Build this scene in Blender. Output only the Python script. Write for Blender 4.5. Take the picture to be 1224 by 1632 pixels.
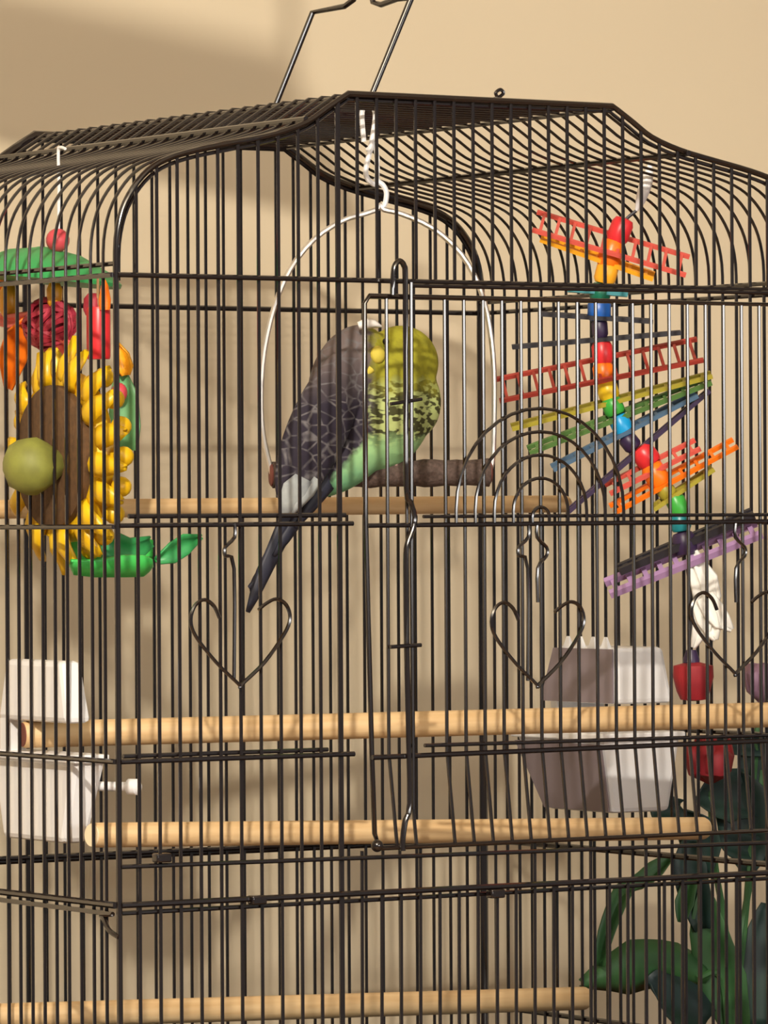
import bpy, math, random
from mathutils import Vector, Matrix, Quaternion
random.seed(7)
for o in list(bpy.data.objects): bpy.data.objects.remove(o, do_unlink=True)
scene = bpy.context.scene
COL = scene.collection
V = Vector

# ------------------------------------------------------------------ camera
H = 1.30                       # eye height above the floor
FPX = 8416.7                   # focal length in pixels of the 1224 x 1632 frame
YAW, PIT, ROL = 0.56786, 0.001244, -0.005662
CAM = V((-1.363061, -2.395197, H + 0.000232))
FW = V((math.sin(YAW)*math.cos(PIT), math.cos(YAW)*math.cos(PIT), math.sin(PIT)))
RT0 = V((math.cos(YAW), -math.sin(YAW), 0)); UP0 = RT0.cross(FW)
RT = RT0*math.cos(ROL) + UP0*math.sin(ROL)
UP = UP0*math.cos(ROL) - RT0*math.sin(ROL)
cd = bpy.data.cameras.new('camera'); cam = bpy.data.objects.new('camera', cd); COL.objects.link(cam)
cd.sensor_fit = 'VERTICAL'; cd.sensor_height = 24; cd.sensor_width = 18; cd.lens = FPX/1632*24
cd.clip_start = 0.05; cd.clip_end = 50
R = Matrix((RT, UP, -FW)).transposed().to_4x4()
cam.matrix_world = Matrix.Translation(CAM) @ R
scene.camera = cam

# ------------------------------------------------------------------ light
scene.view_settings.view_transform = 'Standard'
scene.view_settings.look = 'None'
scene.view_settings.gamma = 1
scene.view_settings.use_curve_mapping = False
scene.view_settings.exposure = 0.08
w = bpy.data.worlds.new('world'); scene.world = w; w.use_nodes = True
w.node_tree.nodes['Background'].inputs[0].default_value = (1.0, 0.96, 0.92, 1)
w.node_tree.nodes['Background'].inputs[1].default_value = 0.17
def area(name, loc, target, sx, sy, power, col):
    l = bpy.data.lights.new(name, 'AREA'); l.shape = 'RECTANGLE'; l.size = sx; l.size_y = sy; l.energy = power; l.color = col
    o = bpy.data.objects.new(name, l); COL.objects.link(o); o.location = loc
    d = V(target) - V(loc); o.rotation_euler = d.to_track_quat('-Z', 'Y').to_euler(); return o
# daylight from the window behind the photographer, to the right
area('window_daylight', (0.45, -3.7, H+0.27), (0.25, 0.2, H+0.25), 2.3, 0.38, 36, (1.0, 0.97, 0.93))
# added small point light, upper left, to throw the board's shadow on the wall
pl = bpy.data.lights.new('added_shadow_light', 'POINT'); pl.energy = 205; pl.color = (1.0, 0.92, 0.80); pl.shadow_soft_size = 0.03
plo = bpy.data.objects.new('added_shadow_light', pl); COL.objects.link(plo); SHADOW_LIGHT = V((-1.15, -1.75, H+0.95)); plo.location = SHADOW_LIGHT

# ------------------------------------------------------------------ helpers
def lin(c):
    return tuple(((x/255)/12.92 if x/255 <= .04045 else ((x/255+.055)/1.055)**2.4) for x in c) + (1,)
def mat(name, rgb, rough=.5, metal=0, spec=.5, noise=None, nscale=60, bump=0, coat=0, trans=0):
    m = bpy.data.materials.new(name); m.use_nodes = True
    nt = m.node_tree; b = nt.nodes['Principled BSDF']
    b.inputs['Base Color'].default_value = lin(rgb)
    b.inputs['Roughness'].default_value = rough; b.inputs['Metallic'].default_value = metal
    b.inputs['Specular IOR Level'].default_value = spec
    b.inputs['Coat Weight'].default_value = coat
    if trans: b.inputs['Transmission Weight'].default_value = trans
    if noise or bump:
        tc = nt.nodes.new('ShaderNodeTexCoord'); n = nt.nodes.new('ShaderNodeTexNoise')
        n.inputs['Scale'].default_value = nscale; n.inputs['Detail'].default_value = 4
        nt.links.new(tc.outputs['Object'], n.inputs['Vector'])
        if noise:
            r = nt.nodes.new('ShaderNodeValToRGB')
            r.color_ramp.elements[0].position = .3; r.color_ramp.elements[1].position = .7
            r.color_ramp.elements[0].color = lin(rgb); r.color_ramp.elements[1].color = lin(noise)
            nt.links.new(n.outputs['Fac'], r.inputs[0]); nt.links.new(r.outputs[0], b.inputs['Base Color'])
        if bump:
            bp = nt.nodes.new('ShaderNodeBump'); bp.inputs['Strength'].default_value = bump; bp.inputs['Distance'].default_value = .001
            nt.links.new(n.outputs['Fac'], bp.inputs['Height']); nt.links.new(bp.outputs[0], b.inputs['Normal'])
    return m
def wood_mat(name, a, bcol, axis_scale):
    m = mat(name, a, .62, noise=bcol, nscale=1, bump=.15)
    nt = m.node_tree
    n = [x for x in nt.nodes if x.type == 'TEX_NOISE'][0]; tc = [x for x in nt.nodes if x.type == 'TEX_COORD'][0]
    mp = nt.nodes.new('ShaderNodeMapping'); mp.inputs['Scale'].default_value = axis_scale
    nt.links.new(tc.outputs['Object'], mp.inputs['Vector']); nt.links.new(mp.outputs[0], n.inputs['Vector'])
    return m
M = dict(
    wire=mat('black_wire', (27, 20, 19), .14, .0, 1.0),
    steel=mat('bright_steel_wire', (222, 216, 210), .3, .75),
    white=mat('white_plastic', (236, 236, 238), .38),
    mauve=mat('mauve_shade_on_white', (132, 120, 126), .4),  # shade on white feeder plastic, put in as a colour
    wood=wood_mat('pale_dowel_wood', (226, 194, 146), (206, 168, 118), (14, 240, 240)),
    wood_end=mat('dowel_end_grain', (120, 66, 56), .7),
    wood_end2=mat('pale_end_grain', (238, 222, 188), .7),
    bark=mat('rough_brown_perch', (96, 78, 70), .85, noise=(66, 52, 46), nscale=500, bump=.8),
    petal=mat('yellow_petal_plastic', (240, 200, 24), .38, noise=(226, 176, 14), nscale=60),
    disc=mat('brown_seed_disc', (104, 74, 44), .8, noise=(82, 58, 34), nscale=300, bump=.4),
    olive=mat('olive_green_knob', (136, 140, 62), .6, noise=(112, 112, 50), nscale=90),
    green=mat('bright_green_plastic', (72, 200, 92), .35),
    leafgreen=mat('pale_green_plastic', (108, 168, 112), .4),
    canopy=mat('green_canopy_plastic', (58, 158, 88), .4),
    red=mat('red_plastic', (222, 48, 54), .35), pinkred=mat('rose_red_plastic', (206, 74, 84), .4),
    darkred=mat('dark_red_wicker', (150, 26, 44), .55, noise=(190, 60, 80), nscale=140),
    orange=mat('orange_plastic', (255, 124, 20), .35), amber=mat('amber_plastic', (250, 176, 40), .35),
    yellow=mat('yellow_plastic', (246, 208, 40), .35), blue=mat('blue_plastic', (36, 100, 190), .35),
    sky=mat('sky_blue_plastic', (24, 160, 224), .35), teal=mat('teal_plastic', (30, 130, 140), .35),
    bgreen=mat('green_bead_plastic', (64, 172, 66), .35), dgreen=mat('deep_green_plastic', (20, 110, 84), .35),
    purple=mat('dark_purple_plastic', (52, 36, 70), .4), lilac=mat('lilac_plastic', (176, 140, 186), .4),
    black=mat('black_plastic', (34, 32, 40), .45), pinkstick=mat('coral_plastic', (226, 96, 84), .4),
    brick=mat('brick_red_plastic', (170, 62, 52), .45), olivestick=mat('olive_yellow_plastic', (168, 156, 50), .45),
    gstick=mat('moss_green_plastic', (88, 128, 66), .45), bstick=mat('slate_blue_plastic', (78, 108, 136), .45),
    cloth=mat('white_cotton', (240, 238, 232), .85, bump=.3, nscale=200),
    leaf_d=mat('dark_blue_green_leaf', (34, 48, 52), .5, noise=(28, 60, 46), nscale=30),
    leaf_m=mat('mid_green_leaf', (66, 112, 62), .5, noise=(48, 90, 52), nscale=40),
    flower=mat('crimson_petal', (160, 30, 40), .6, noise=(130, 22, 34), nscale=60),
    bloom=mat('mauve_petal', (150, 116, 140), .6),
    pot=mat('terracotta_pot', (150, 90, 64), .8, bump=.2),
    tray=mat('black_tray_plastic', (32, 32, 36), .4),
    table=wood_mat('walnut_table', (112, 76, 48), (84, 54, 34), (4, 60, 60)),
    floor=wood_mat('oak_floor', (150, 116, 82), (122, 92, 62), (2, 30, 30)),
    wall=mat('beige_wall_paint', (221, 205, 176), .9, noise=(217, 201, 172), nscale=3, bump=.04),
    ceil=mat('white_ceiling_paint', (206, 196, 178), .9),
    rope=mat('jute_cord', (160, 130, 92), .9),
    blocker=wood_mat('shadow_board_wood', (176, 136, 92), (150, 112, 72), (4, 60, 60)),  # wood of the added board that shades the wall
    eye=mat('black_eye', (12, 10, 12), .15), toe=mat('grey_pink_foot', (150, 118, 112), .6),
    tail=mat('dark_tail_feather', (44, 44, 58), .55, noise=(30, 34, 52), nscale=60),
    rump=mat('pale_grey_feather', (178, 184, 182), .7, noise=(138, 142, 146), nscale=120),
    cheek=mat('yellow_cheek_feather', (208, 190, 72), .75), fluff=mat('white_down_feather', (240, 236, 230), .85),
)

ORG = {}
def lincs(o): COL.objects.link(o); return o
def tag(o, label=None, cat=None, group=None, kind=None):
    if label: o['label'] = label
    if cat: o['category'] = cat
    if group: o['group'] = group
    if kind: o['kind'] = kind
    return o
def thing(name, loc, label, cat, group=None):
    o = lincs(bpy.data.objects.new(name, None)); o.empty_display_size = .02
    o.location = loc; ORG[o.name] = V(loc); return tag(o, label, cat, group)

class MB:
    def __init__(s): s.v = []; s.f = []
    def tube(s, pts, r, seg=7, closed=False, cap=True):
        pts = [V(p) for p in pts]; n = len(pts)
        rs = r if isinstance(r, (list, tuple)) else [r]*n
        T = []
        for i in range(n):
            a = pts[i-1] if (i > 0 or closed) else pts[i]; b = pts[(i+1) % n] if (i < n-1 or closed) else pts[i]
            t = (b-a); T.append(t.normalized() if t.length > 1e-9 else V((0, 0, 1)))
        u = T[0].orthogonal().normalized(); base = len(s.v)
        for i in range(n):
            if i: u = (T[i-1].rotation_difference(T[i]) @ u)
            u = (u - T[i]*u.dot(T[i])).normalized(); w_ = T[i].cross(u)
            k = 1.0
            if 0 < i < n-1 or closed:
                d0 = (pts[i]-pts[i-1]).normalized(); c = max(.5, d0.dot(T[i])); k = 1/c if c > .8 else 1.1
            for j in range(seg):
                a = 2*math.pi*j/seg
                s.v.append(pts[i] + (u*math.cos(a) + w_*math.sin(a))*rs[i]*k)
        m = n if closed else n-1
        for i in range(m):
            for j in range(seg):
                a = base+i*seg+j; b = base+i*seg+(j+1) % seg; c = base+((i+1) % n)*seg+(j+1) % seg; d = base+((i+1) % n)*seg+j
                s.f.append((a, b, c, d))
        if cap and not closed:
            s.f.append(tuple(base+j for j in reversed(range(seg)))); s.f.append(tuple(base+(n-1)*seg+j for j in range(seg)))
        return s
    def lathe(s, c, axis, prof, seg=16, sx=1):
        c = V(c); ax = V(axis).normalized(); u = ax.orthogonal().normalized(); w_ = ax.cross(u); base = len(s.v); n = len(prof)
        for (r, h) in prof:
            for j in range(seg):
                a = 2*math.pi*j/seg; s.v.append(c + ax*h + (u*math.cos(a)*sx + w_*math.sin(a))*max(r, 1e-5))
        for i in range(n-1):
            for j in range(seg):
                s.f.append((base+i*seg+j, base+i*seg+(j+1) % seg, base+(i+1)*seg+(j+1) % seg, base+(i+1)*seg+j))
        s.f.append(tuple(base+j for j in reversed(range(seg)))); s.f.append(tuple(base+(n-1)*seg+j for j in range(seg)))
        return s
    def ball(s, c, r, seg=14, rings=9, rot=None):
        r = V((r, r, r)) if not isinstance(r, (tuple, list, Vector)) else V(r); c = V(c); base = len(s.v)
        for i in range(rings+1):
            th = math.pi*i/rings; th = min(max(th, .02), math.pi-.02)
            for j in range(seg):
                a = 2*math.pi*j/seg; p = V((r.x*math.sin(th)*math.cos(a), r.y*math.sin(th)*math.sin(a), r.z*math.cos(th)))
                if rot: p = rot @ p
                s.v.append(c+p)
        for i in range(rings):
            for j in range(seg):
                s.f.append((base+i*seg+j, base+(i+1)*seg+j, base+(i+1)*seg+(j+1) % seg, base+i*seg+(j+1) % seg))
        s.f.append(tuple(base+j for j in range(seg))); s.f.append(tuple(base+rings*seg+j for j in reversed(range(seg))))
        return s
    def hexa(s, lo, hi):          # lo, hi: four points each, same order
        b = len(s.v); s.v += [V(p) for p in lo] + [V(p) for p in hi]
        s.f += [(b+3, b+2, b+1, b), (b+4, b+5, b+6, b+7)] + [(b+i, b+(i+1) % 4, b+4+(i+1) % 4, b+4+i) for i in range(4)]
        return s
    def box(s, a, b):
        (x0, y0, z0), (x1, y1, z1) = a, b
        return s.hexa([(x0, y0, z0), (x1, y0, z0), (x1, y1, z0), (x0, y1, z0)], [(x0, y0, z1), (x1, y0, z1), (x1, y1, z1), (x0, y1, z1)])
    def obox(s, c, ax, ay, az):   # oriented box from centre and half-axis vectors
        c, ax, ay, az = V(c), V(ax), V(ay), V(az)
        q = [(-1, -1), (1, -1), (1, 1), (-1, 1)]
        return s.hexa([c+ax*a+ay*b-az for a, b in q], [c+ax*a+ay*b+az for a, b in q])
    def sheet(s, rows):
        b = len(s.v); n = len(rows[0])
        for r in rows: s.v += [V(p) for p in r]
        for i in range(len(rows)-1):
            for j in range(n-1):
                s.f.append((b+i*n+j, b+i*n+j+1, b+(i+1)*n+j+1, b+(i+1)*n+j))
        return s
    def mesh(s, name, m, c, smooth=True):
        me = bpy.data.meshes.new(name); me.from_pydata([tuple(p-c) for p in s.v], [], s.f); me.update()
        if m: me.materials.append(m)
        if smooth:
            for p in me.polygons: p.use_smooth = True
            try: me.set_sharp_from_angle(angle=math.radians(45))
            except Exception: pass
        return me
    def build(s, name, m, parent=None, smooth=True, bevel=0, solid=0, sub=0):
        lo = [min(p[i] for p in s.v) for i in range(3)]; hi = [max(p[i] for p in s.v) for i in range(3)]
        c = (V(lo)+V(hi))/2
        if parent is None: c.z = lo[2]
        o = lincs(bpy.data.objects.new(name, s.mesh(name, m, c, smooth)))
        if parent is not None:
            o.parent = parent; o.location = c - ORG[parent.name]
        else: o.location = c
        ORG[o.name] = c
        if solid:
            k = o.modifiers.new('thickness', 'SOLIDIFY'); k.thickness = solid; k.offset = 0
        if bevel:
            k = o.modifiers.new('bevel', 'BEVEL'); k.width = bevel; k.segments = 2; k.limit_method = 'ANGLE'; k.angle_limit = math.radians(40)
        if sub:
            k = o.modifiers.new('subdivision', 'SUBSURF'); k.levels = sub; k.render_levels = sub
        return o
def share(src, parent, off):      # a copy of an alike piece, shifted
    o = src.copy(); lincs(o); o.parent = parent; o.location = src.location + V(off); ORG[o.name] = ORG[src.name] + V(off); return o

def ray(px, py): return (FW*FPX + RT*(px-612) + UP*(816-py)).normalized()
def at(px, py, axis, v):          # the point of a plane (x, y or z = v) that a photo pixel shows
    if axis == 2: v = v + H
    d = ray(px, py); return CAM + d*((v-CAM[axis])/d[axis])
def smooth_path(pts, n=6):
    pts = [V(p) for p in pts]; out = []
    for i in range(len(pts)-1):
        p0 = pts[max(i-1, 0)]; p1 = pts[i]; p2 = pts[i+1]; p3 = pts[min(i+2, len(pts)-1)]
        for k in range(n):
            t = k/n
            out.append(.5*((2*p1)+(p2-p0)*t+(2*p0-5*p1+4*p2-p3)*t*t+(3*p1-p0-3*p2+p3)*t**3))
    out.append(pts[-1]); return out

# ------------------------------------------------------------------ the room
W, D = 0.46, 0.349
WALLY = 0.56
TABZ = H - 0.395
def struct(o): o['kind'] = 'structure'; return o
struct(MB().box((-3, WALLY, 0), (4, WALLY+.1, 2.6)).build('wall_back', M['wall'], smooth=False))
struct(MB().box((-3, -4.2, -.06), (4, WALLY+.1, 0)).build('floor', M['floor'], smooth=False))
struct(MB().box((-3, -4.2, 2.6), (4, WALLY+.1, 2.66)).build('ceiling', M['ceil'], smooth=False))
struct(MB().box((-3, WALLY-.015, 0), (4, WALLY, .09)).build('baseboard_back', M['ceil'], smooth=False))
# side table that carries the cage (below the picture)
tb = thing('side_table', (.28, .2, 0), 'dark walnut side table carrying the birdcage and plant', 'table')
MB().box((-.12, -.07, TABZ-.03), (.86, .53, TABZ)).build('table_top', M['table'], tb, smooth=False, bevel=.004)
for x in (-.09, .83):
    for y in (-.04, .50):
        MB().hexa([(x-.015, y-.015, 0), (x+.015, y-.015, 0), (x+.015, y+.015, 0), (x-.015, y+.015, 0)],
                  [(x-.022, y-.022, TABZ-.03), (x+.022, y-.022, TABZ-.03), (x+.022, y+.022, TABZ-.03), (x-.022, y+.022, TABZ-.03)]).build('leg', M['table'], tb, smooth=False)
MB().box((-.09, -.05, TABZ-.09), (.83, -.03, TABZ-.03)).build('apron', M['table'], tb, smooth=False)
MB().box((-.09, .49, TABZ-.09), (.83, .51, TABZ-.03)).build('apron', M['table'], tb, smooth=False)

# ------------------------------------------------------------------ the cage
ZB = -0.332                                     # bottom of the bars, relative to eye height
R1, R2, R3, R4, R5 = .1280, -.0023, -.1257, -.1799, -.2005
NF, ND = 37, 26
gx, gy = W/NF, D/ND
HALF = [(0, .128), (.0005, .147), (.004, .162), (.0105, .1735), (.0195, .183), (.031, .1895), (.048, .1945), (.075, .2),
        (.098, .205), (.117, .2115), (.130, .2195), (.1435, .2278)]
def P(x, y, z): return V((x, y, z+H))
HS = [(p.x, p.y) for p in smooth_path([V((a, b, 0)) for a, b in HALF], 3)]
PROF = HS + [(W-a, b) for a, b in reversed(HS)]
def prof_z(x):
    u = min(x, W-x)
    for (a, za), (b, zb) in zip(HS, HS[1:]):
        if a <= u <= b and b > a: return za+(zb-za)*(u-a)/(b-a)
    return HS[-1][1] if u > HS[-1][0] else HS[0][1]
cage = thing('birdcage', (W/2, D/2, TABZ), 'tall black wire birdcage with arched roof on the side table', 'birdcage')
RB = .00104
def bar(parent, a, b, r=RB, name='bar', m='wire', seg=7): return MB().tube([a, b], r, seg).build(name, M[m], parent)

# base tray
t = MB(); t.hexa([(.008, .008, TABZ), (W-.008, .008, TABZ), (W-.008, D-.008, TABZ), (.008, D-.008, TABZ)],
                 [(-.006, -.006, H+ZB), (W+.006, -.006, H+ZB), (W+.006, D+.006, H+ZB), (-.006, D+.006, H+ZB)])
tray = t.build('base_tray', M['tray'], cage, smooth=False, bevel=.004)
MB().tube([P(-.006, -.006, ZB+.002), P(W+.006, -.006, ZB+.002), P(W+.006, D+.006, ZB+.002), P(-.006, D+.006, ZB+.002)], .003, 8, closed=True).build('tray_rim', M['tray'], tray)

DX0 = 12.05*gx; DX1 = 35.5*gx                   # the big front door
DT, DB = .1195, -.1765
def end_panel(y, nm, rpost, front):
    o = -1 if front else 1
    path = [P(0, y, ZB)] + [P(x, y, z) for x, z in PROF] + [P(W, y, ZB)]
    fr = MB().tube(path, rpost, 8).build(nm, M['wire'], cage)
    inner = [P(W/2+(x-W/2)*.988, y+o*-.002, z-.0028) for x, z in PROF]
    MB().tube(inner, .0011, 7).build('inner_hoop', M['wire'], fr)
    for k in range(1, NF):
        x = k*gx; r = .0016 if k == 11 else RB
        zt = prof_z(x)
        if front and DX0-.001 < x < DX1+.001:
            bar(fr, P(x, y, R1-.0005), P(x, y, zt), r); bar(fr, P(x, y, ZB), P(x+.0006, y, R5+.0005 if k % 3 else R4+.002), r)
        else: bar(fr, P(x, y, ZB), P(x, y, zt), r)
    e = .0022*o
    if front:
        bar(fr, P(0, y+e, R1), P(W, y+e, R1), .0014, 'rail')
        bar(fr, P(0, y+e, R2-.0004), P(DX0-.006, y+e, R2), .0013, 'rail')
        bar(fr, P(.008, y-e, R2+.0045), P(DX0-.008, y-e, R2+.0045), .0013, 'rail')
        bar(fr, P(0, y+e, R3), P(DX0-.006, y+e, R3), .0014, 'rail')
        bar(fr, P(.004, y-e, R3+.0026), P(DX0-.02, y-e, R3+.0026), .0012, 'rail')
        bar(fr, P(0, y+e, R4-.0005), P(W, y+e, R4-.004), .0012, 'rail')
        bar(fr, P(0, y+e, R5), P(W, y+e, R5), .0016, 'rail')
        bar(fr, P(0, y-e, R5-.0045), P(W, y-e, R5-.0035), .0012, 'rail')
    else:
        bar(fr, P(0, y+e, R1), P(W, y+e, R1), .0016, 'rail')
        bar(fr, P(0, y+e, R5), P(W, y+e, R5), .0020, 'rail')
        bar(fr, P(0, y-e, R5+.002), P(W, y-e, R5+.002), .0014, 'rail')
    return fr
front = end_panel(0, 'front_frame', .0017, True)
back = end_panel(D, 'back_frame', .0027, False)
for i, (px, py) in enumerate([(410, 1434), (790, 1424), (258, 1367)]):
    q = at(px, py, 1, -.003); MB().obox(q, (.0045, 0, 0), (0, .003, 0), (0, 0, .0024)).build('clip', M['wire'], front, bevel=.0008)

def side_panel(x, nm, left):
    o = -1 if left else 1; e = .0022*o
    fr = MB().tube([P(x+e, 0, R1), P(x+e, D, R1)], .0014, 7).build(nm, M['wire'], cage)
    b0 = bar(fr, P(x, gy, ZB), P(x, gy, R1+.001))
    for k in range(2, ND): share(b0, fr, (0, (k-1)*gy, 0))
    for z, r in ((R2-.001, .0013), (R3, .0014), (R5, .0018)):
        bar(fr, P(x+e, 0, z), P(x+e, D, z), r, 'rail')
    bar(fr, P(x-e, .004, R1+.0062), P(x-e, D-.004, R1+.0062), .0013, 'rail')
    bar(fr, P(x+e, .004, -.304), P(x+e, D, -.304), .0016, 'rail')
    return fr
left = side_panel(0, 'left_frame', True); right = side_panel(W, 'right_frame', False)
MB().tube(smooth_path([P(-.003, D, R5-.004), P(-.003, .03, R5-.0045), P(-.003, .014, R5-.006), P(-.003, .006, R5-.013), P(-.001, -.001, R5-.0165)]), .0014).build('hook_rail', M['wire'], left)

# roof: every roof wire follows the profile from side to side
roof = MB()
sx = [.117, W-.094]
roof.tube([P(sx[0], 0, prof_z(sx[0])+.002), P(sx[0], D, prof_z(sx[0])+.002)], .0016)
roof = roof.build('roof_frame', M['wire'], cage)
bar(roof, P(sx[1], -.003, prof_z(sx[1])-.001), P(sx[1], D, prof_z(sx[1])-.001), .0017, 'stringer')
rb = MB().tube([P(x, gy, z) for x, z in PROF], .0009, 6).build('roof_bar', M['wire'], roof)
for k in range(2, ND): share(rb, roof, (0, (k-1)*gy, 0))
for x in (.1435, W-.1435): bar(roof, P(x, 0, .2262), P(x, D, .2262), .0013, 'stringer')
q = at(795, 160, 1, .03)
MB().tube(smooth_path([q+V((-.012, 0, -.001)), q+V((-.002, 0, .001)), q+V((.003, 0, .004)), q+V((.001, 0, .006)), q+V((-.002, 0, .004)), q+V((0, 0, .0005))], 4), .001).build('wire_curl', M['wire'], roof)

# handle over the flat top, leaning
ha = P(.213, .225, .228); hb = P(.232, .118, .228)
d0 = (hb-ha); upv = V((.030, 0, .0)) + V((0, 0, .062))
c0 = at(498, 20, 0, .235); c1 = at(655, -2, 0, .25)
f = lambda t, dz: c0.lerp(c1, t)+V((0, 0, dz))
hpath = [at(436, 176, 0, .214), c0, f(.33, .001), f(.42, .004), f(.5, .018), f(.56, .018), f(.62, .001), f(.70, -.001), f(.86, .001), c1, at(588, 162, 0, .225)]
handle = MB().tube(hpath, .00165, 8).build('handle', M['wire'], cage)
handle['label'] = 'black wire carrying handle'

# front door with its own bars, arches, hearts and sliding latch
DY = -.0055
dp = [P(DX0+.003, DY, DT), P(DX1, DY, DT), P(DX1, DY, DB), P(DX0+.0075, DY, DB), P(DX0+.0045, DY, DB+.008), P(DX0+.003, DY, R3), P(DX0, DY, 0), P(DX0, DY, DT-.004)]
door = MB().tube(dp, .0014, 8, closed=True).build('door_frame', M['wire'], cage)
door['label'] = 'large wire door in the front of the cage'
arch_c = at(857, 828, 1, DY); AK = round(arch_c.x/gx*2)/2
for k in range(13, 36):
    x = k*gx+.002
    if x > DX1-.003: continue
    pts = [P(x, DY, DT), P(x, DY, R3), P(x+.005, DY, DB)]
    if k == 15: continue
    MB().tube(pts, RB).build('bar', M['wire'], door)
bar(door, P(DX0, DY-.002, R2-.0012), P(DX1, DY-.002, R2-.0002), .0013, 'rail')
bar(door, P(DX0+.002, DY-.002, R3-.002), P(DX1, DY-.002, R3), .0014, 'rail')
bar(door, P(DX0+.036, DY-.001, R3+.0035), P(DX1, DY-.001, R3+.0028), .0011, 'rail')
bar(door, P(DX0+.036, DY-.001, R2+.0035), P(DX1, DY-.001, R2+.0035), .0010, 'rail')
bar(door, P(DX0+.028, DY-.002, DT+.006), P(DX1, DY-.002, DT+.0065), .0012, 'rail')
for k, pk in enumerate((651, 688, 725, 762, 808)):
    r = (4.45-k)*gx; zt = at(857, pk, 1, DY).z; z0 = H+R2
    hgt = zt-z0; straight = max(0, hgt-r*1.0); ry = hgt-straight
    pts = [V((arch_c.x-r, DY-.003, z0))] + [V((arch_c.x-r*math.cos(a), DY-.003, z0+straight+ry*math.sin(a))) for a in [math.pi*i/18 for i in range(19)]] + [V((arch_c.x+r, DY-.003, z0))]
    MB().tube(pts, .00095, 6).build('wire_arch', M['wire'], door)
HEART = [(350, 985), (341, 966), (326, 956), (311, 965), (304, 988), (312, 1014), (345, 1056), (383, 1094), (421, 1056), (452, 1012), (462, 986), (456, 964), (440, 955), (424, 962), (412, 972)]
HEART[7:8] = [(380, 1090), (383, 1096), (386, 1090)]
hc = at(383, 1020, 1, 0)
HL = [(at(a, b, 1, 0)-hc) for a, b in HEART]
for (px, py, par, y, op) in ((383, 1020, front, -.0035, 0), (857, 1022, door, DY-.003, 3), (1172, 1005, door, DY-.003, 0)):
    c = at(px, py, 1, y); pts = smooth_path([c+V((p.x, 0, p.z)) for p in HL], 4)
    h = MB().tube(pts, .00105, 6).build('wire_heart', M['wire'], par)
for (px, par, y, sg, yo) in ((366, front, -.003, 1, 0), (834, door, DY-.002, 1, 0), (864, door, DY-.002, -1, 0), (1180, door, DY-.002, -1, 0)):
    pts = [at(px+sg*8, 834, 1, y), at(px+sg*8, 856, 1, y), at(px+sg*-7, 872, 1, y), at(px+sg*-7, 886, 1, y), at(px+sg*7, 906, 1, y), at(px+sg*7, 1085 if sg > 0 else 960, 1, y)]
    MB().tube(smooth_path(pts, 3), .0010, 6).build('kinked_bar', M['wire'], par)
# latch: long bent rod with a loop at the top
LY = DY-.004
lp = [(626, 470), (627, 436), (630, 422), (637, 416), (644, 424), (646, 450), (647, 620), (648, 778), (654, 800), (661, 824), (657, 846), (649, 868), (647, 900), (648, 1020), (651, 1160), (653, 1280), (646, 1308), (642, 1336), (642, 1356)]
latch = MB().tube(smooth_path([at(a, b, 1, LY) for a, b in lp], 3), .0016, 8).build('latch_rod', M['wire'], door)
latch['label'] = 'bent latch rod with a hooked top'
MB().tube([at(a, b, 1, LY+.001) for a, b in [(655, 450), (656, 900), (659, 1290)]], .0012).build('guide_rod', M['wire'], door)
MB().tube([at(622, 1031, 1, LY-.002), at(671, 1028, 1, LY-.002)], .0011).build('latch_handle', M['wire'], door)
MB().tube([at(622, 652-8, 1, LY), at(672, 636, 1, LY)], .0010).build('latch_pin', M['wire'], door)
MB().ball(at(601, 1348, 1, LY), .0034).build('knob', M['wire'], door)

# ------------------------------------------------------------------ dowel perches
def perch(name, a, b, r, label, e0='wood_end', e1='wood_end2'):
    a, b = V(a), V(b); d = (b-a).normalized(); c = (a+b)/2
    root = thing(name, a, label, 'perch', 'pale wooden dowel perches across the cage')
    me = MB().lathe((0, 0, 0), (1, 0, 0), [(r*.93, -(b-a).length/2), (r, -(b-a).length/2+.001), (r, (b-a).length/2-.001), (r*.93, (b-a).length/2)], 18)
    o = lincs(bpy.data.objects.new('dowel', me.mesh('dowel', M['wood'], V((0, 0, 0))))); o.parent = root; o.location = c-a
    o.rotation_mode = 'QUATERNION'; o.rotation_quaternion = V((1, 0, 0)).rotation_difference(d); ORG[o.name] = c
    for p, s, m in ((a, -1, e0), (b, 1, e1)):
        MB().lathe(p, d*s, [(r*.9, -.0005), (r*.9, .0006)], 18).build('end_cap', M[m], root)
perch('wooden_perch', at(-22, 812, 0, .006), at(902, 803, 0, W-.006), .0052, 'pale wooden dowel perch behind the bird, just below its swing', 'wood_end2')
perch('wooden_perch', at(36, 1171, 0, .005), at(1232, 1139, 0, W-.005), .0072, 'pale wooden dowel perch with a reddish brown end beside the left feeder')
perch('wooden_perch', at(147, 1331, 0, .006), at(1122, 1320, 0, W-.006), .0066, 'pale wooden dowel perch just below the two feeders', 'wood_end2')
perch('wooden_perch', at(-14, 1620, 0, .006), at(932, 1591, 0, W-.006), .0070, 'lowest pale wooden dowel perch, ending beside the green leaves', 'wood_end2')

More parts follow.
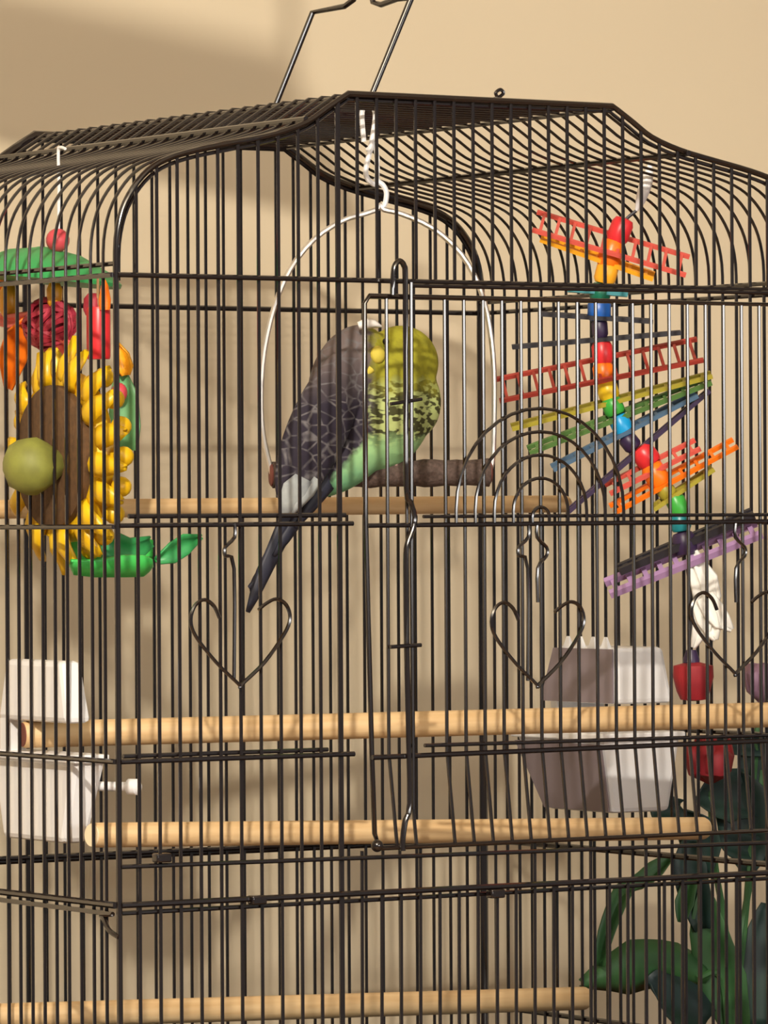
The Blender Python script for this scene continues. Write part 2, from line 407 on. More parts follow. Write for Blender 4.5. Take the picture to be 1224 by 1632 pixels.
# ------------------------------------------------------------------ swing
SY = .150
hang = at(590, 182, 2, .2255)
SY = hang.y
SA = math.radians(9)                                  # the swing hangs a little turned, its left end nearer
SAX = V((math.cos(YAW), -math.sin(YAW), 0))*math.cos(SA) + V((math.sin(YAW), math.cos(YAW), 0))*math.sin(SA)
SNR = V((-SAX.y, SAX.x, 0))
def sp(px, py, dy=0):
    d = ray(px, py); q = hang+SNR*dy; return CAM + d*((q-CAM).dot(SNR)/d.dot(SNR))
chain = thing('swing_chain', sp(592, 290), 'white wire chain links hanging from the cage roof above the swing', 'chain')
def link(pts, nm='chain_link', r=.0015): MB().tube(smooth_path([sp(a, b, c) for a, b, c in pts], 4), r, 7).build(nm, M['white'], chain)
link([(580, 226, .002), (577, 180, .002), (584, 160, .002), (590, 158, 0), (598, 180, -.002), (596, 205, -.002), (590, 236, -.002), (586, 238, 0)])
link([(592, 228, 0), (600, 240, .002), (601, 285, .002), (597, 294, 0), (586, 285, -.002), (583, 270, -.002), (590, 240, -.001), (595, 226, 0)])
link([(598, 283, 0), (604, 290, 0), (611, 296, 0), (616, 308, 0), (613, 326, 0), (606, 331, 0)], 'hook')
sw = thing('bird_swing', sp(605, 775), 'round wire bird swing with a dark brown perch', 'bird swing')
hoop = [(437, 765), (431, 745), (419, 690), (416, 630), (421, 560), (437, 490), (462, 430), (500, 382), (545, 352), (580, 341), (600, 334), (606, 327), (612, 334), (640, 341), (690, 364), (735, 405), (765, 460), (780, 520), (787, 590), (787, 680), (784, 738), (772, 768)]
MB().tube(smooth_path([sp(a, b) for a, b in hoop], 3), .0016, 8).build('hoop', M['steel'], sw)
pa, pb = sp(434, 757), sp(779, 753); dd = (pb-pa); n_ = 20
pr = MB().tube([pa+dd*(i/n_) for i in range(n_+1)], [.0074+.0004*math.sin(i*2.3)+.0003*math.sin(i*5.1) for i in range(n_+1)], 16).build('perch', M['bark'], sw)
MB().lathe(pa, -dd, [(.0060, -.0002), (.0064, .0008), (.005, .0016)], 16).build('end_cap', M['wood_end'], sw)
MB().lathe(pb, dd, [(.0060, -.0002), (.0064, .0008), (.005, .0016)], 16).build('end_cap', M['wood_end'], sw)

# ------------------------------------------------------------------ the budgerigar
B0 = sp(600, 752); SB = FPX/((B0-CAM).dot(FW)); TURN = math.radians(-33)
rt_h = V((math.cos(YAW), -math.sin(YAW), 0)); tc = V((-math.sin(YAW), -math.cos(YAW), 0))
E1 = rt_h*math.cos(TURN) + tc*math.sin(TURN); BANG = math.atan2(E1.y, E1.x); KX = SB*math.cos(TURN)
bird = thing('budgerigar', B0, 'green and dark scalloped budgerigar asleep on the swing, head tucked back', 'bird')
bird.rotation_euler = (0, 0, BANG)
def bl(u, v, y=0): return V(((u-600+abs(y)*math.sin(TURN))/KX, y/SB, (752-v)/SB))     # photo-scale units in the bird's own frame, y away from the camera
def bm_ell(mb, u, v, long, short, ang, depth, y=0):
    rot = Matrix.Rotation(-ang, 3, 'Y')
    mb.ball(bl(u, v, y), (long/SB, depth/SB, short/SB), 24, 16, rot)
def ang(u0, v0, u1, v1): return math.atan2(-(v1-v0), u1-u0)
bb = MB()
bm_ell(bb, 610, 640, 118, 92, ang(560, 740, 640, 540), 66)            # trunk
bm_ell(bb, 640, 578, 64, 60, 0, 52)                                   # head
bm_ell(bb, 657, 640, 62, 46, math.pi/2, 50)                           # throat and breast
bm_ell(bb, 558, 604, 92, 64, ang(500, 700, 590, 530), 54)             # mantle
bm_ell(bb, 560, 728, 100, 42, ang(470, 800, 640, 690), 46)            # belly and vent
bm_ell(bb, 510, 682, 142, 54, ang(446, 806, 578, 562), 22, -40)       # folded wings
bm_ell(bb, 548, 684, 128, 44, ang(460, 806, 578, 570), 22, 30)
bm_ell(bb, 494, 758, 70, 28, ang(440, 830, 530, 700), 30)             # rump
for i in range(9):                                                    # tail core
    t = i/8; bm_ell(bb, 482-72*t, 788+138*t, 22, 15-6*t, ang(400, 965, 485, 780), 14-6*t)
me = bb.mesh('body', None, V((0, 0, 0)))
body = lincs(bpy.data.objects.new('body', me)); body.parent = bird; ORG[body.name] = B0
rm = body.modifiers.new('one_surface', 'REMESH'); rm.mode = 'VOXEL'; rm.voxel_size = .0011; rm.use_smooth_shade = True
sm = body.modifiers.new('smooth', 'SMOOTH'); sm.iterations = 7; sm.factor = .5
# plumage
pm = bpy.data.materials.new('budgerigar_plumage'); pm.use_nodes = True; nt = pm.node_tree; bs = nt.nodes['Principled BSDF']
bs.inputs['Roughness'].default_value = .75; bs.inputs['Specular IOR Level'].default_value = .25
N = nt.nodes.new
def L(a, b): nt.links.new(a, b)
def mth(op, a, b=None, c=None, clamp=False):
    n = N('ShaderNodeMath'); n.operation = op; n.use_clamp = clamp
    for i, x in enumerate((a, b, c)):
        if x is None: continue
        if isinstance(x, (int, float)): n.inputs[i].default_value = x
        else: L(x, n.inputs[i])
    return n.outputs[0]
tcn = N('ShaderNodeTexCoord'); sep = N('ShaderNodeSeparateXYZ'); L(tcn.outputs['Object'], sep.inputs[0])
U = mth('MULTIPLY_ADD', mth('ABSOLUTE', sep.outputs[1]), -SB*math.sin(TURN), mth('MULTIPLY_ADD', sep.outputs[0], KX, 600.0)); Vv = mth('MULTIPLY_ADD', sep.outputs[2], -SB, 752.0)
nz = N('ShaderNodeTexNoise'); nz.inputs['Scale'].default_value = 170; L(tcn.outputs['Object'], nz.inputs['Vector'])
nj = mth('MULTIPLY_ADD', nz.outputs['Fac'], 34.0, -17.0)
Uj = mth('ADD', U, nj); Vj = mth('ADD', Vv, nj)
def step(x, e, wd): return mth('MULTIPLY_ADD', x, 1.0/wd, -e/wd+.5, clamp=True)      # 0 below e, 1 above
def mix(f, a, b):
    n = N('ShaderNodeMix'); n.data_type = 'RGBA'
    L(f, n.inputs[0])
    for i, x in ((6, a), (7, b)):
        if isinstance(x, tuple): n.inputs[i].default_value = x
        else: L(x, n.inputs[i])
    return n.outputs[2]
mp = N('ShaderNodeMapping'); mp.inputs['Rotation'].default_value = (0, math.radians(-32), 0); mp.inputs['Scale'].default_value = (95, 60, 150); L(tcn.outputs['Object'], mp.inputs[0])
vo = N('ShaderNodeTexVoronoi'); vo.feature = 'DISTANCE_TO_EDGE'; vo.inputs['Scale'].default_value = 1.0; L(mp.outputs[0], vo.inputs['Vector'])
edge = mth('MULTIPLY', mth('SUBTRACT', 1.0, step(vo.outputs['Distance'], .05, .07)), step(nz.outputs['Fac'], .45, .3))
wing_dark = mix(step(Vj, 604, 90), lin((110, 98, 96)), lin((46, 40, 52)))
wing_c = mix(edge, wing_dark, lin((112, 108, 110)))
# barred neck
mp2 = N('ShaderNodeMapping'); mp2.inputs['Rotation'].default_value = (0, math.radians(20), 0); mp2.inputs['Scale'].default_value = (190, 120, 400); L(tcn.outputs['Object'], mp2.inputs[0])
n2 = N('ShaderNodeTexNoise'); n2.inputs['Scale'].default_value = 1.0; n2.inputs['Detail'].default_value = 1; L(mp2.outputs[0], n2.inputs['Vector'])
bars = step(n2.outputs['Fac'], .5, .08)
nape = mix(bars, lin((182, 194, 124)), lin((70, 70, 40)))
crown = mix(step(nz.outputs['Fac'], .55, .3), lin((158, 154, 44)), lin((128, 124, 36)))
belly = mix(step(Vj, 745, 60), lin((150, 192, 132)), lin((112, 170, 128)))
c1_ = mix(step(Vj, 618, 36), crown, nape)
c2_ = mix(step(Vj, 700, 26), c1_, belly)
bound = mth('MINIMUM', 594.0, mth('MULTIPLY_ADD', Vv, -.95, 594+.95*694))
wmask = mth('MULTIPLY_ADD', mth('SUBTRACT', Uj, bound), 1/14., .5, clamp=True)
tailm = step(Vv, 815, 10)
c3_ = mix(wmask, wing_c, c2_)
c4_ = mix(tailm, c3_, lin((42, 42, 54)))
L(c4_, bs.inputs['Base Color'])
bpn = N('ShaderNodeBump'); bpn.inputs['Strength'].default_value = .5; bpn.inputs['Distance'].default_value = .001
L(mth('ADD', vo.outputs['Distance'], nz.outputs['Fac']), bpn.inputs['Height']); L(bpn.outputs[0], bs.inputs['Normal'])
me.materials.append(pm)
def bpart(mb, nm, m, **k):
    o = lincs(bpy.data.objects.new(nm, mb.mesh(nm, M[m], V((0, 0, 0))))); o.parent = bird
    if k.get('solid'):
        q = o.modifiers.new('thickness', 'SOLIDIFY'); q.thickness = k['solid']; q.offset = 0
    return o
def feather(pts, widths, y0, y1, nm, m, bulge=3):
    mb = MB(); rows = []
    n = len(pts)
    for i, ((u, v), wd) in enumerate(zip(pts, widths)):
        a = pts[max(i-1, 0)]; b = pts[min(i+1, n-1)]; dx, dy = b[0]-a[0], b[1]-a[1]; l = math.hypot(dx, dy); nx, ny = -dy/l, dx/l
        y = y0+(y1-y0)*i/(n-1)
        rows.append([bl(u+nx*wd*s, v+ny*wd*s, y-bulge*(1-s*s)) for s in (-1, -.5, 0, .5, 1)])
    mb.sheet(rows); return bpart(mb, nm, m, solid=.0006)
feather([(480, 785), (455, 840), (425, 905), (408, 945), (397, 972)], [13, 14, 11, 8, 3], -14, -10, 'tail_feather', 'tail')
feather([(488, 790), (462, 835), (432, 890), (412, 925), (399, 934)], [12, 12, 10, 8, 3], -8, -4, 'tail_feather', 'tail')
feather([(500, 780), (480, 820), (455, 858), (438, 884)], [10, 10, 8, 3], -18, -15, 'tail_feather', 'tail')
feather([(540, 745), (520, 775), (495, 808), (472, 840)], [12, 12, 9, 3], -30, -20, 'tail_feather', 'tail')
feather([(486, 762), (476, 782), (464, 802), (452, 822)], [14, 24, 18, 4], -60, -44, 'wing_tip_feather', 'rump')
feather([(508, 764), (494, 784), (476, 804), (466, 820)], [7, 9, 7, 2], -60, -46, 'wing_tip_feather', 'rump')
bpart(MB().ball(bl(603, 567, -50), (11/KX, 8/SB, 14/SB)), 'cheek_patch', 'cheek')
feather([(573, 522), (585, 518), (598, 518), (609, 522)], [6, 8, 6, 1], -46, -40, 'down_feather', 'fluff', 6)
bpart(MB().ball(bl(616, 546, -50), 5.5/SB), 'eye', 'eye')
bpart(MB().lathe(bl(592, 590, -50), V((-.7, 0, -.7)), [(7/SB, 0), (6/SB, 5/SB), (3/SB, 11/SB), (.4/SB, 15/SB)], 10), 'beak', 'cheek')
for fu in (575, 640):
    mb = MB()
    for k in (-1, 0, 1):
        mb.tube(smooth_path([bl(fu+k*3, 722, -14), bl(fu+k*8, 730, -17), bl(fu+k*9, 742, -24), bl(fu+k*9, 756, -22)], 3), [3.4/SB]*9+[2.2/SB], 6)
    bpart(mb, 'foot', 'toe')

# ------------------------------------------------------------------ sunflower wheel on the left bars
FX = .013
fc = at(86, 728, 0, FX); YU, ZU = V((0, 1, 0)), V((0, 0, 1))
sf = thing('sunflower_toy', fc-V((0, 0, .062)), 'yellow plastic sunflower toy with brown centre on the left bars', 'bird toy')
MB().lathe(fc, (1, 0, 0), [(.036, -.004), (.0385, -.002), (.0385, .004), (.034, .008)], 40).build('seed_disc', M['disc'], sf)
MB().lathe(fc+V((.005, 0, 0)), (1, 0, 0), [(.044, -.003), (.046, 0), (.046, .006), (.042, .009)], 40).build('petal_ring', M['petal'], sf)
for k in range(20):
    a = 2*math.pi*k/20+.1; L_ = .0625+.003*math.sin(k*2.7); dv = YU*math.cos(a)+ZU*math.sin(a); tv = YU*-math.sin(a)+ZU*math.cos(a)
    rows = []
    for r, wd, ox in ((.0385, .0040, .000), (.044, .0062, -.003), (.051, .0060, -.002), (.057, .0040, .002), (L_, .0008, .005)):
        rows.append([fc+dv*r+tv*wd*s+V((ox+.003*s*s+(k % 2)*.004, 0, 0)) for s in (-1, -.5, 0, .5, 1)])
    MB().sheet(rows).build('petal', M['petal'], sf, solid=.002)
for k in range(8):                                                     # outward rim beads seen at the right edge
    a = -1.25+k*.31; dv = YU*-math.cos(a)+ZU*math.sin(a)
    MB().ball(fc+dv*.0525+V((.013, 0, 0)), (.006, .0048, .0055), 10, 7).build('rim_bead', M['petal'], sf)
kc = at(36, 742, 0, -.012)
kn = MB().lathe(kc+V((.010, 0, 0)), (-1, 0, -.05), [(.007, -.012), (.0125, -.004), (.0158, .003), (.0155, .009), (.0125, .015), (.006, .019), (.001, .0195)], 9, 1)
kn.build('fastening_knob', M['olive'], sf)['label'] = 'olive green screw knob outside the bars'
MB().lathe(kc+V((.02, 0, 0)), (1, 0, 0), [(.003, -.012), (.003, .012)], 10).build('screw', M['olive'], sf)
# green scoop tray and leaves below and beside the flower
ty = fc.y-.004
def fy(px, py, dy=0): return at(px, py, 1, ty+dy)
rows = []
for px, k in ((112, .0), (118, .8), (150, 1), (200, 1), (228, .95), (236, .6), (243, .1)):
    rows.append([fy(px, 866-6*k+(px > 220)*-4, .020), fy(px, 892, .019), fy(px, 896+18*k, .012), fy(px, 900+18*k, -.008), fy(px, 897+8*k, -.014), fy(px, 893-8*k*(px > 190), -.018)])
MB().sheet(rows).build('scoop_tray', M['green'], sf, solid=.0016)
def leaf_on(root, pts, widths, nm, m, side, bend=.003, solid=.0012):
    rows = []; n = len(pts)
    for i, (p, wd) in enumerate(zip(pts, widths)):
        t_ = (V(pts[min(i+1, n-1)])-V(pts[max(i-1, 0)])).normalized(); s_ = V(side); s_ = (s_-t_*s_.dot(t_)).normalized(); nn = t_.cross(s_)
        rows.append([V(p)+s_*wd*k+nn*bend*k*k for k in (-1, -.5, 0, .5, 1)])
    return MB().sheet(rows).build(nm, M[m], root, solid=solid)
leaf_on(sf, [fy(150, 858), fy(180, 872), fy(205, 880), fy(238, 862)], [.003, .008, .008, .003], 'leaf', 'canopy', RT0*.2+V((0, 0, 1)))
leaf_on(sf, [fy(246, 892, .01), fy(270, 880, .01), fy(292, 866, .01), fy(318, 854, .01)], [.002, .006, .006, .001], 'leaf', 'canopy', V((0, 0, 1))+RT0*.3)
leaf_on(sf, [fy(192, 588, .015), fy(198, 630, .015), fy(199, 680, .015), fy(199, 718, .015)], [.0025, .0075, .0085, .007], 'leaf', 'leafgreen', RT0)
leaf_on(sf, [fy(186, 545, .01), fy(194, 565, .01), fy(199, 585, .01), fy(201, 598, .01)], [.001, .004, .0045, .002], 'bud', 'amber', RT0)
MB().ball(fy(190, 626, .01), (.0045, .0045, .0055)).build('berry', M['pinkred'], sf)

# ------------------------------------------------------------------ hanging toy with green canopy, top left
TX = .050
def tt(px, py, dx=0): return at(px, py, 0, TX+dx)
ct = tt(70, 424)
ht = thing('canopy_toy', tt(85, 640), 'hanging toy with green canopy and red, orange and yellow dangles above sunflower', 'bird toy')
tilt = Matrix.Rotation(.10, 3, FW)
axv = tilt @ V((0, 0, 1))
MB().lathe(ct, axv, [(.041, -.0075), (.0425, -.006), (.036, .000), (.020, .0075), (.006, .0098), (.004, .0105)], 28).build('canopy', M['canopy'], ht)
MB().lathe(ct-axv*.0065, axv, [(.0435, -.002), (.044, 0), (.0425, .0015)], 28).build('canopy_rim', M['canopy'], ht)
MB().ball(tt(92, 383), .0066).build('bead', M['pinkred'], ht)
MB().tube(smooth_path([tt(104, 237), tt(96, 235), tt(93, 243), tt(94, 300), tt(93, 372)], 4), .0009).build('hanging_wire', M['white'], ht)
def dang(px, y0, y1, dx=0): MB().tube([tt(px, y0, dx), tt(px, y1, dx)], .0008).build('cord', M['rope'], ht)
dang(86, 440, 600); dang(14, 440, 620); dang(156, 440, 560, .004); 
MB().lathe(tt(87, 470), (0, 0, 1), [(.003, -.0065), (.0042, -.004), (.0045, .003), (.003, .0065)], 14).build('bead', M['amber'], ht)
bc = tt(80, 517)
wk = MB().ball(bc, .0118).build('wicker_ball', M['darkred'], ht)
for k in range(13):
    a1, a2 = random.uniform(0, 6.28), random.uniform(-1, 1); n1 = V((math.cos(a1)*math.sqrt(1-a2*a2), math.sin(a1)*math.sqrt(1-a2*a2), a2)); u1 = n1.orthogonal().normalized(); v1 = n1.cross(u1)
    MB().tube([bc+(u1*math.cos(t)+v1*math.sin(t))*.0142+n1*.0015*math.sin(3*t) for t in [2*math.pi*i/18 for i in range(18)]], .0016, 5, closed=True).build('strand', M['darkred'], wk)
MB().lathe(tt(90, 583), (0, 0, 1), [(.0015, -.011), (.0044, -.007), (.0046, .001), (.0026, .008), (.001, .011)], 12).build('capsule', M['yellow'], ht)
MB().lathe(tt(157, 530, .004), (0, 0, 1), [(.0062, -.0145), (.0066, -.013), (.0066, .012), (.006, .0138)], 18).build('block', M['red'], ht)
MB().lathe(tt(149, 485, .004), (0, 0, 1), [(.0045, -.006), (.0058, -.003), (.0055, .003), (.003, .006)], 12).build('cap', M['darkred'], ht)
MB().lathe(tt(167, 478, .004), (0, 0, 1), [(.003, -.0055), (.0035, 0), (.002, .008), (.0005, .011)], 12).build('bead', M['orange'], ht)
MB().lathe(tt(14, 478), (0, 0, 1), [(.003, -.010), (.0052, -.006), (.0055, .004), (.003, .009)], 14).build('bead', M['amber'], ht)
MB().lathe(tt(4, 455), (0, 0, 1), [(.003, -.004), (.006, 0), (.003, .004)], 14).build('bead', M['orange'], ht)
leaf_on(ht, [tt(44, 505), tt(30, 530), tt(20, 570), tt(14, 620)], [.003, .007, .008, .002], 'strip', 'orange', RT0)
leaf_on(ht, [tt(-4, 508), tt(20, 512), tt(50, 506), tt(60, 513)], [.003, .0035, .003, .002], 'strip', 'pinkstick', V((0, 0, 1)))
leaf_on(ht, [tt(100, 548), tt(108, 556), tt(116, 545)], [.002, .004, .001], 'strip', 'pinkstick', V((0, 0, 1)))

# ------------------------------------------------------------------ rainbow spiral toy on the right
RY = .085
RC = at(985, 600, 1, RY+.012)
def rp(px, py, dy=0):
    n = V((math.sin(YAW), math.cos(YAW), 0)); d = ray(px, py); q = RC+n*dy; return CAM + d*((q-CAM).dot(n)/d.dot(n))
rbw = thing('rainbow_toy', rp(1110, 1115), 'rainbow beaded spiral toy with ladder sticks hanging in the right half', 'bird toy')
MB().tube(smooth_path([rp(1036, 262), rp(1033, 280), rp(1027, 300), rp(1020, 322), rp(1014, 336)], 3), [.0012, .0018, .0025, .0031, .0035, .0037, .0037, .0035, .0032, .0027, .002, .0014, .0009], 8).build('plastic_link', M['white'], rbw)
cord = [rp(*q) for q in [(1014, 336), (990, 360), (968, 420), (955, 480), (956, 540), (962, 600), (975, 650), (1000, 705), (1036, 740), (1065, 785), (1083, 830), (1092, 885), (1102, 960), (1101, 1060)]]
MB().tube(smooth_path(cord, 4), .0010).build('cord', M['black'], rbw)
beads = [(988, 368, 18, 22, 'red'), (973, 405, 19, 24, 'orange'), (966, 436, 18, 18, 'amber'), (957, 466, 17, 15, 'dgreen'), (955, 495, 19, 18, 'blue'), (956, 524, 13, 16, 'purple'),
         (960, 562, 17, 19, 'red'), (962, 595, 17, 18, 'orange'), (969, 623, 17, 15, 'yellow'), (977, 648, 17, 15, 'bgreen'), (991, 679, 17, 19, 'sky'), (1004, 705, 15, 14, 'purple'),
         (1029, 727, 20, 18, 'red'), (1045, 757, 19, 20, 'orange'), (1062, 783, 15, 12, 'olivestick'), (1080, 806, 16, 20, 'bgreen'), (1084, 833, 17, 15, 'teal'), (1091, 866, 19, 19, 'purple')]
KS = FPX/((rp(980, 600)-CAM).dot(FW))
for i, (px, py, rw, hh, m) in enumerate(beads):
    q0 = beads[max(i-1, 0)]; q1 = beads[min(i+1, len(beads)-1)]; ax = rp(q0[0], q0[1])-rp(q1[0], q1[1])
    r = rw/KS; h = hh/KS
    MB().lathe(rp(px, py), ax, [(r*.35, -h), (r*.8, -h*.9), (r, -h*.55), (r, h*.55), (r*.8, h*.9), (r*.35, h)], 16).build('bead', M[m], rbw)
def ladder(a, b, wd, m, rungs=9, tip=True, tilt=0.0, r=.0011):
    # a flat ladder stick: two rails and rungs, its width running back from the viewer
    a, b = rp(*a), rp(*b); ax = (b-a).normalized(); side = (V((math.sin(YAW), math.cos(YAW), 0))*1.0 + V((0, 0, tilt))); side = (side-ax*side.dot(ax)).normalized()
    mb = MB(); hw = side*wd
    for s in (0, 1): mb.obox((a+b)/2+hw*(s*2-1), (b-a)/2, side*r, ax.cross(side)*r*1.1)
    for k in range(rungs):
        c = a+(b-a)*((k+.5)/rungs); mb.obox(c, ax*r*.8, hw, ax.cross(side)*r*.8)
    return mb.build('ladder_stick', M[m], rbw, smooth=False)
ladder((852, 352), (1096, 424), .013, 'pinkstick', 10, tilt=.55)
ladder((862, 378), (1042, 441), .004, 'amber', 7, tilt=.5)
ladder((905, 462), (1000, 470), .004, 'teal', 4)
ladder((862, 500), (1040, 512), .006, 'black', 6, tilt=.1)
ladder((816, 553), (1085, 530), .004, 'black', 8, tilt=.1)
ladder((792, 622), (1116, 557), .0125, 'brick', 13, tilt=.62)
ladder((815, 681), (1134, 597), .004, 'olivestick', 11, tilt=.3)
ladder((842, 718), (1132, 606), .004, 'gstick', 10, tilt=.5)
ladder((880, 746), (1110, 628), .005, 'bstick', 9, tilt=.3)
ladder((905, 815), (1130, 622), .003, 'purple', 9, tilt=.2)
ladder((968, 780), (1112, 708), .006, 'pinkstick', 6, tilt=.6)
ladder((975, 812), (1172, 706), .005, 'orange', 8, tilt=.6)
ladder((1040, 810), (1136, 746), .004, 'olivestick', 4, tilt=.3)
ladder((986, 908), (1200, 818), .004, 'black', 9, tilt=.3, r=.0019)
ladder((968, 938), (1210, 842), .006, 'lilac', 10, tilt=.8, r=.0018)
# white knotted cloth strip and red bell at the end
def strip(pts, wds, side=RT0, bend=.004): return leaf_on(rbw, [rp(*q) for q in pts], wds, 'cloth_strip', 'cloth', side, bend, .0016)
strip([(1102, 880), (1112, 905), (1120, 930), (1124, 962), (1118, 1000), (1104, 1032)], [.003, .0058, .0068, .0062, .005, .001])
strip([(1112, 895), (1128, 922), (1134, 950), (1130, 975)], [.003, .005, .005, .003])
strip([(1122, 950, -.003), (1136, 972, -.003), (1150, 990, -.003), (1166, 1004, -.003)], [.005, .006, .005, .001])
strip([(1116, 960, -.002), (1126, 985, -.002), (1136, 1008, -.002), (1140, 1020, -.002)], [.005, .006, .004, .001])
MB().lathe(rp(1105, 1090), (0, 0, -1), [(.004, -.0125), (.0115, -.0105), (.0118, -.004), (.0098, .004), (.0075, .009), (.002, .0098)], 18).build('bell', M['flower'], rbw)
MB().lathe(rp(1102, 1058), (0, 0, -1), [(.003, -.008), (.0048, -.003), (.0048, .004), (.002, .007)], 12).build('bell_cap', M['purple'], rbw)

# ------------------------------------------------------------------ white feeders
def feeder(x_in, sgn, yc, zt, label, shade_faces, kd=1.0):
    """hooded seed cup: hood and cup hung on the side bars; sgn = +1 when it reaches into the cage along +x"""
    root = thing('seed_feeder', (x_in+sgn*.02, yc, H+zt-.097), label, 'feeder')
    X = lambda d: x_in+sgn*d*kd
    z = H+zt
    def ring(d0, d1, hy, zz): return [(X(d0), yc-hy, zz), (X(d1), yc-hy, zz), (X(d1), yc+hy, zz), (X(d0), yc+hy, zz)]
    MB().hexa(ring(.004, .046, .039, z-.033), ring(.006, .041, .0315, z)).build('hood', M['white'], root, smooth=False, bevel=.003)
    MB().hexa(ring(.004, .046, .034, z-.097), ring(.004, .060, .046, z-.052)).build('cup', M['white'], root, smooth=False, bevel=.003)
    MB().hexa(ring(.002, .062, .048, z-.054), ring(.002, .062, .048, z-.0495)).build('rim', M['white'], root, smooth=False, bevel=.001)
    MB().box((min(X(.006), X(.040)), yc+.030, z-.0495), (max(X(.006), X(.040)), yc+.037, z-.032)).build('bracket', M['white'], root, smooth=False)
    if shade_faces:  # faces turned into the cage: their shade is painted on as mauve sheets
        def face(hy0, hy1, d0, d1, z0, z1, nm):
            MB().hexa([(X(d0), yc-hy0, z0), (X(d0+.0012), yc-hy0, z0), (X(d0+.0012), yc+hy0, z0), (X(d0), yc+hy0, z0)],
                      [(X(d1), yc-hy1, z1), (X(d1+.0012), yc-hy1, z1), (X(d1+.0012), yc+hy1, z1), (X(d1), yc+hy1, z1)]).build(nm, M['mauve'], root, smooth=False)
        face(.0375, .0305, .0462, .0414, z-.0325, z-.001, 'hood_shade_face')
        face(.0335, .0445, .0465, .0600, z-.096, z-.056, 'cup_shade_face')
        for k in range(4):
            y = yc-.02+k*.013; MB().hexa([(X(.038), y-.004, z-.001), (X(.041), y-.004, z-.001), (X(.041), y+.004, z-.001), (X(.038), y+.004, z-.001)],
                                          [(X(.039), y-.001, z+.006), (X(.040), y-.001, z+.006), (X(.040), y+.001, z+.006), (X(.039), y+.001, z+.006)]).build('comb_tooth', M['white'], root, smooth=False)
    else:
        q = V((X(.050)+.012, yc-.046, z-.067))
        MB().lathe(q, V((.35, -.6, 0)), [(.0026, -.022), (.0026, .004), (.0044, .005), (.0044, .010), (.002, .012)], 12).build('peg', M['white'], root)
    return root
lz = at(60, 1050, 0, .02).z-H
feeder(.002, 1, at(57, 1100, 0, .006).y, lz, 'white hooded seed feeder inside the left bars', False, .36)
rz = at(1020, 1032, 0, W-.03).z-H
feeder(W-.002, -1, at(925, 1080, 0, W-.046).y, rz, 'white seed feeder with shade coloured mauve on its inner faces, inside the right bars below the rainbow toy', True)

# ------------------------------------------------------------------ potted plant behind the right side
PY = .33
def pp(px, py, dy=0): return at(px, py, 1, PY+dy)
pc = pp(1160, 1500); px_, py_ = pc.x, PY
plant = thing('potted_plant', (px_, py_, TABZ), 'potted plant with crimson flower and dark green leaves at right behind cage', 'plant')
MB().lathe((px_, py_, TABZ), (0, 0, 1), [(.042, 0), (.044, .004), (.052, .036), (.058, .038), (.058, .048), (.052, .050), (.048, .042)], 28).build('pot', M['pot'], plant)
MB().lathe((px_, py_, TABZ), (0, 0, 1), [(.01, .036), (.047, .038), (.047, .041), (.01, .043)], 24).build('soil', M['disc'], plant)
S0 = V((px_, py_, TABZ+.042))
def pleaf(pts, wds, m, side=None, bend=.006):
    leaf_on(plant, smooth_path([pp(*q) for q in pts], 3), [wds[min(int(i/3), len(wds)-1)]*(1-(i % 3)/3)+wds[min(int(i/3)+1, len(wds)-1)]*((i % 3)/3) for i in range((len(pts)-1)*3+1)], 'leaf', m, side or RT0, bend, .0008)
def stem(pts): MB().tube(smooth_path([S0]+[pp(*q) for q in pts], 4), .0022).build('stem', M['leaf_m'], plant)
stem([(1158, 1500), (1140, 1380), (1132, 1260)]); stem([(1180, 1500), (1205, 1350), (1215, 1220)]); stem([(1150, 1560), (1110, 1560)]); stem([(1150, 1540), (1118, 1400), (1110, 1340)])
stem([(1190, 1440), (1200, 1250), (1212, 1120)])
ZS = V((0, 0, 1))
pleaf([(1108, 1276), (1130, 1268), (1165, 1268), (1205, 1290)], [.004, .014, .018, .004], 'leaf_d', ZS)
pleaf([(1090, 1290), (1105, 1312), (1118, 1350), (1122, 1395)], [.003, .012, .013, .003], 'leaf_d')
pleaf([(1165, 1230), (1180, 1270), (1190, 1330), (1192, 1390)], [.006, .018, .018, .004], 'leaf_d')
pleaf([(1200, 1180), (1212, 1240), (1216, 1310), (1214, 1380)], [.006, .018, .018, .006], 'leaf_d')
pleaf([(1140, 1330), (1160, 1345), (1195, 1355), (1235, 1370)], [.004, .008, .009, .003], 'leaf_d', ZS)
pleaf([(1240, 1190), (1250, 1260), (1255, 1330), (1250, 1400)], [.006, .020, .020, .006], 'leaf_d')
pleaf([(1036, 1292), (1052, 1290), (1070, 1290), (1084, 1284)], [.007, .009, .008, .004], 'leaf_d', ZS)
pleaf([(1098, 1235), (1140, 1190), (1185, 1185), (1235, 1192)], [.002, .006, .008, .006], 'leaf_d', ZS)
pleaf([(1100, 1340), (1098, 1380), (1108, 1430), (1120, 1480)], [.005, .011, .010, .005], 'leaf_d')
pleaf([(1130, 1560), (1080, 1540), (1010, 1545), (932, 1570)], [.006, .014, .018, .002], 'leaf_m', ZS+RT0*.3)
pleaf([(1122, 1420), (1128, 1480), (1150, 1560), (1175, 1640)], [.004, .012, .016, .008], 'leaf_m')
pleaf([(1102, 1400), (1090, 1440), (1085, 1470)], [.004, .006, .002], 'leaf_m')
pleaf([(1070, 1372), (1045, 1392), (1018, 1415), (990, 1430), (965, 1490), (955, 1540)], [.002, .006, .006, .006, .005, .003], 'leaf_m')
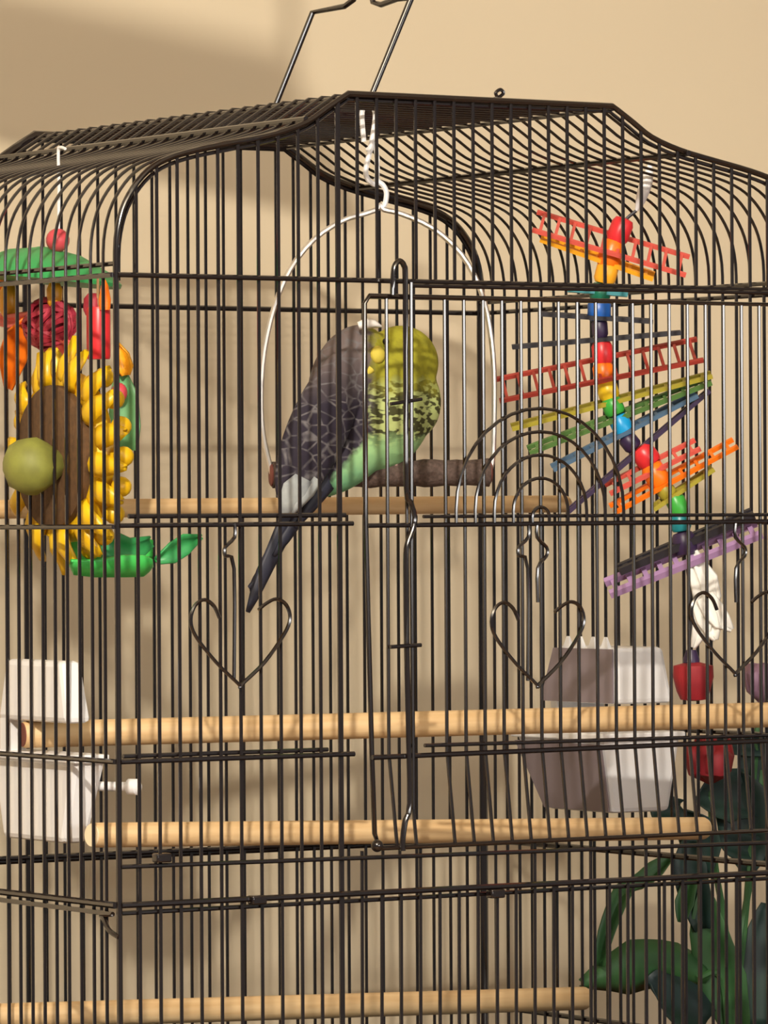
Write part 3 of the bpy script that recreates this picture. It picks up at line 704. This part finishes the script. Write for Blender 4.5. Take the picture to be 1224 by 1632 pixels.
pleaf([(1225, 1440), (1218, 1500), (1212, 1570), (1210, 1640)], [.005, .014, .014, .010], 'leaf_d')
pleaf([(1030, 1560), (1060, 1590), (1090, 1610), (1120, 1640)], [.006, .015, .018, .014], 'leaf_d', ZS+RT0*-.4)
# crimson flower: overlapping cupped petals
fl0 = pp(1132, 1220, -.02)
for k in range(11):
    a = 2*math.pi*k/11; rr = .013+.002*(k % 3); lift = .004*((k*5) % 4)
    d_ = V((math.cos(a), math.sin(a), 0))
    leaf_on(plant, [fl0+V((0, 0, -.012)), fl0+d_*rr*.8+V((0, 0, -.006)), fl0+d_*rr+V((0, 0, .006)), fl0+d_*rr*.85+V((0, 0, .013+lift*.5))], [.003, .009, .010, .004], 'petal', 'flower', d_.cross(ZS), -.004, .0008)
MB().ball(fl0, (.009, .009, .011)).build('flower_heart', M['flower'], plant)
bl0 = pp(1213, 1092, -.02)
for k in range(8):
    a = 2*math.pi*k/8; d_ = V((math.cos(a), math.sin(a), 0))
    leaf_on(plant, [bl0+V((0, 0, -.012)), bl0+d_*.009+V((0, 0, -.004)), bl0+d_*.011+V((0, 0, .007)), bl0+d_*.009+V((0, 0, .014))], [.002, .007, .008, .003], 'petal', 'bloom', d_.cross(ZS), -.003, .0008)

# ------------------------------------------------------------------ added board above the picture, shaped to cast the dark patch on the wall
def shadow_src(px, py, t): S = at(px, py, 1, WALLY); return S + (SHADOW_LIGHT-S)*t
hs = [shadow_src(-300, -70, .36), shadow_src(-300, 140, .2), shadow_src(575, 345, .2), shadow_src(455, 105, .36)]
cc = sum(hs, V((0, 0, 0)))/4
shadow_board = thing('added_shadow_board', cc, 'added pine board above the cage, hung out of view to shade the wall', 'board')
nrm = (hs[1]-hs[0]).cross(hs[2]-hs[0]).normalized()
MB().hexa([p-nrm*.006 for p in hs], [p+nrm*.006 for p in hs]).build('shadow_plank', M['blocker'], shadow_board, smooth=False)
for p in ((hs[0]+hs[1])/2, (hs[2]+hs[3])/2):
    q = p.lerp(cc, .15); MB().tube([q, V((q.x, q.y, 2.6))], .003).build('cord', M['rope'], shadow_board)
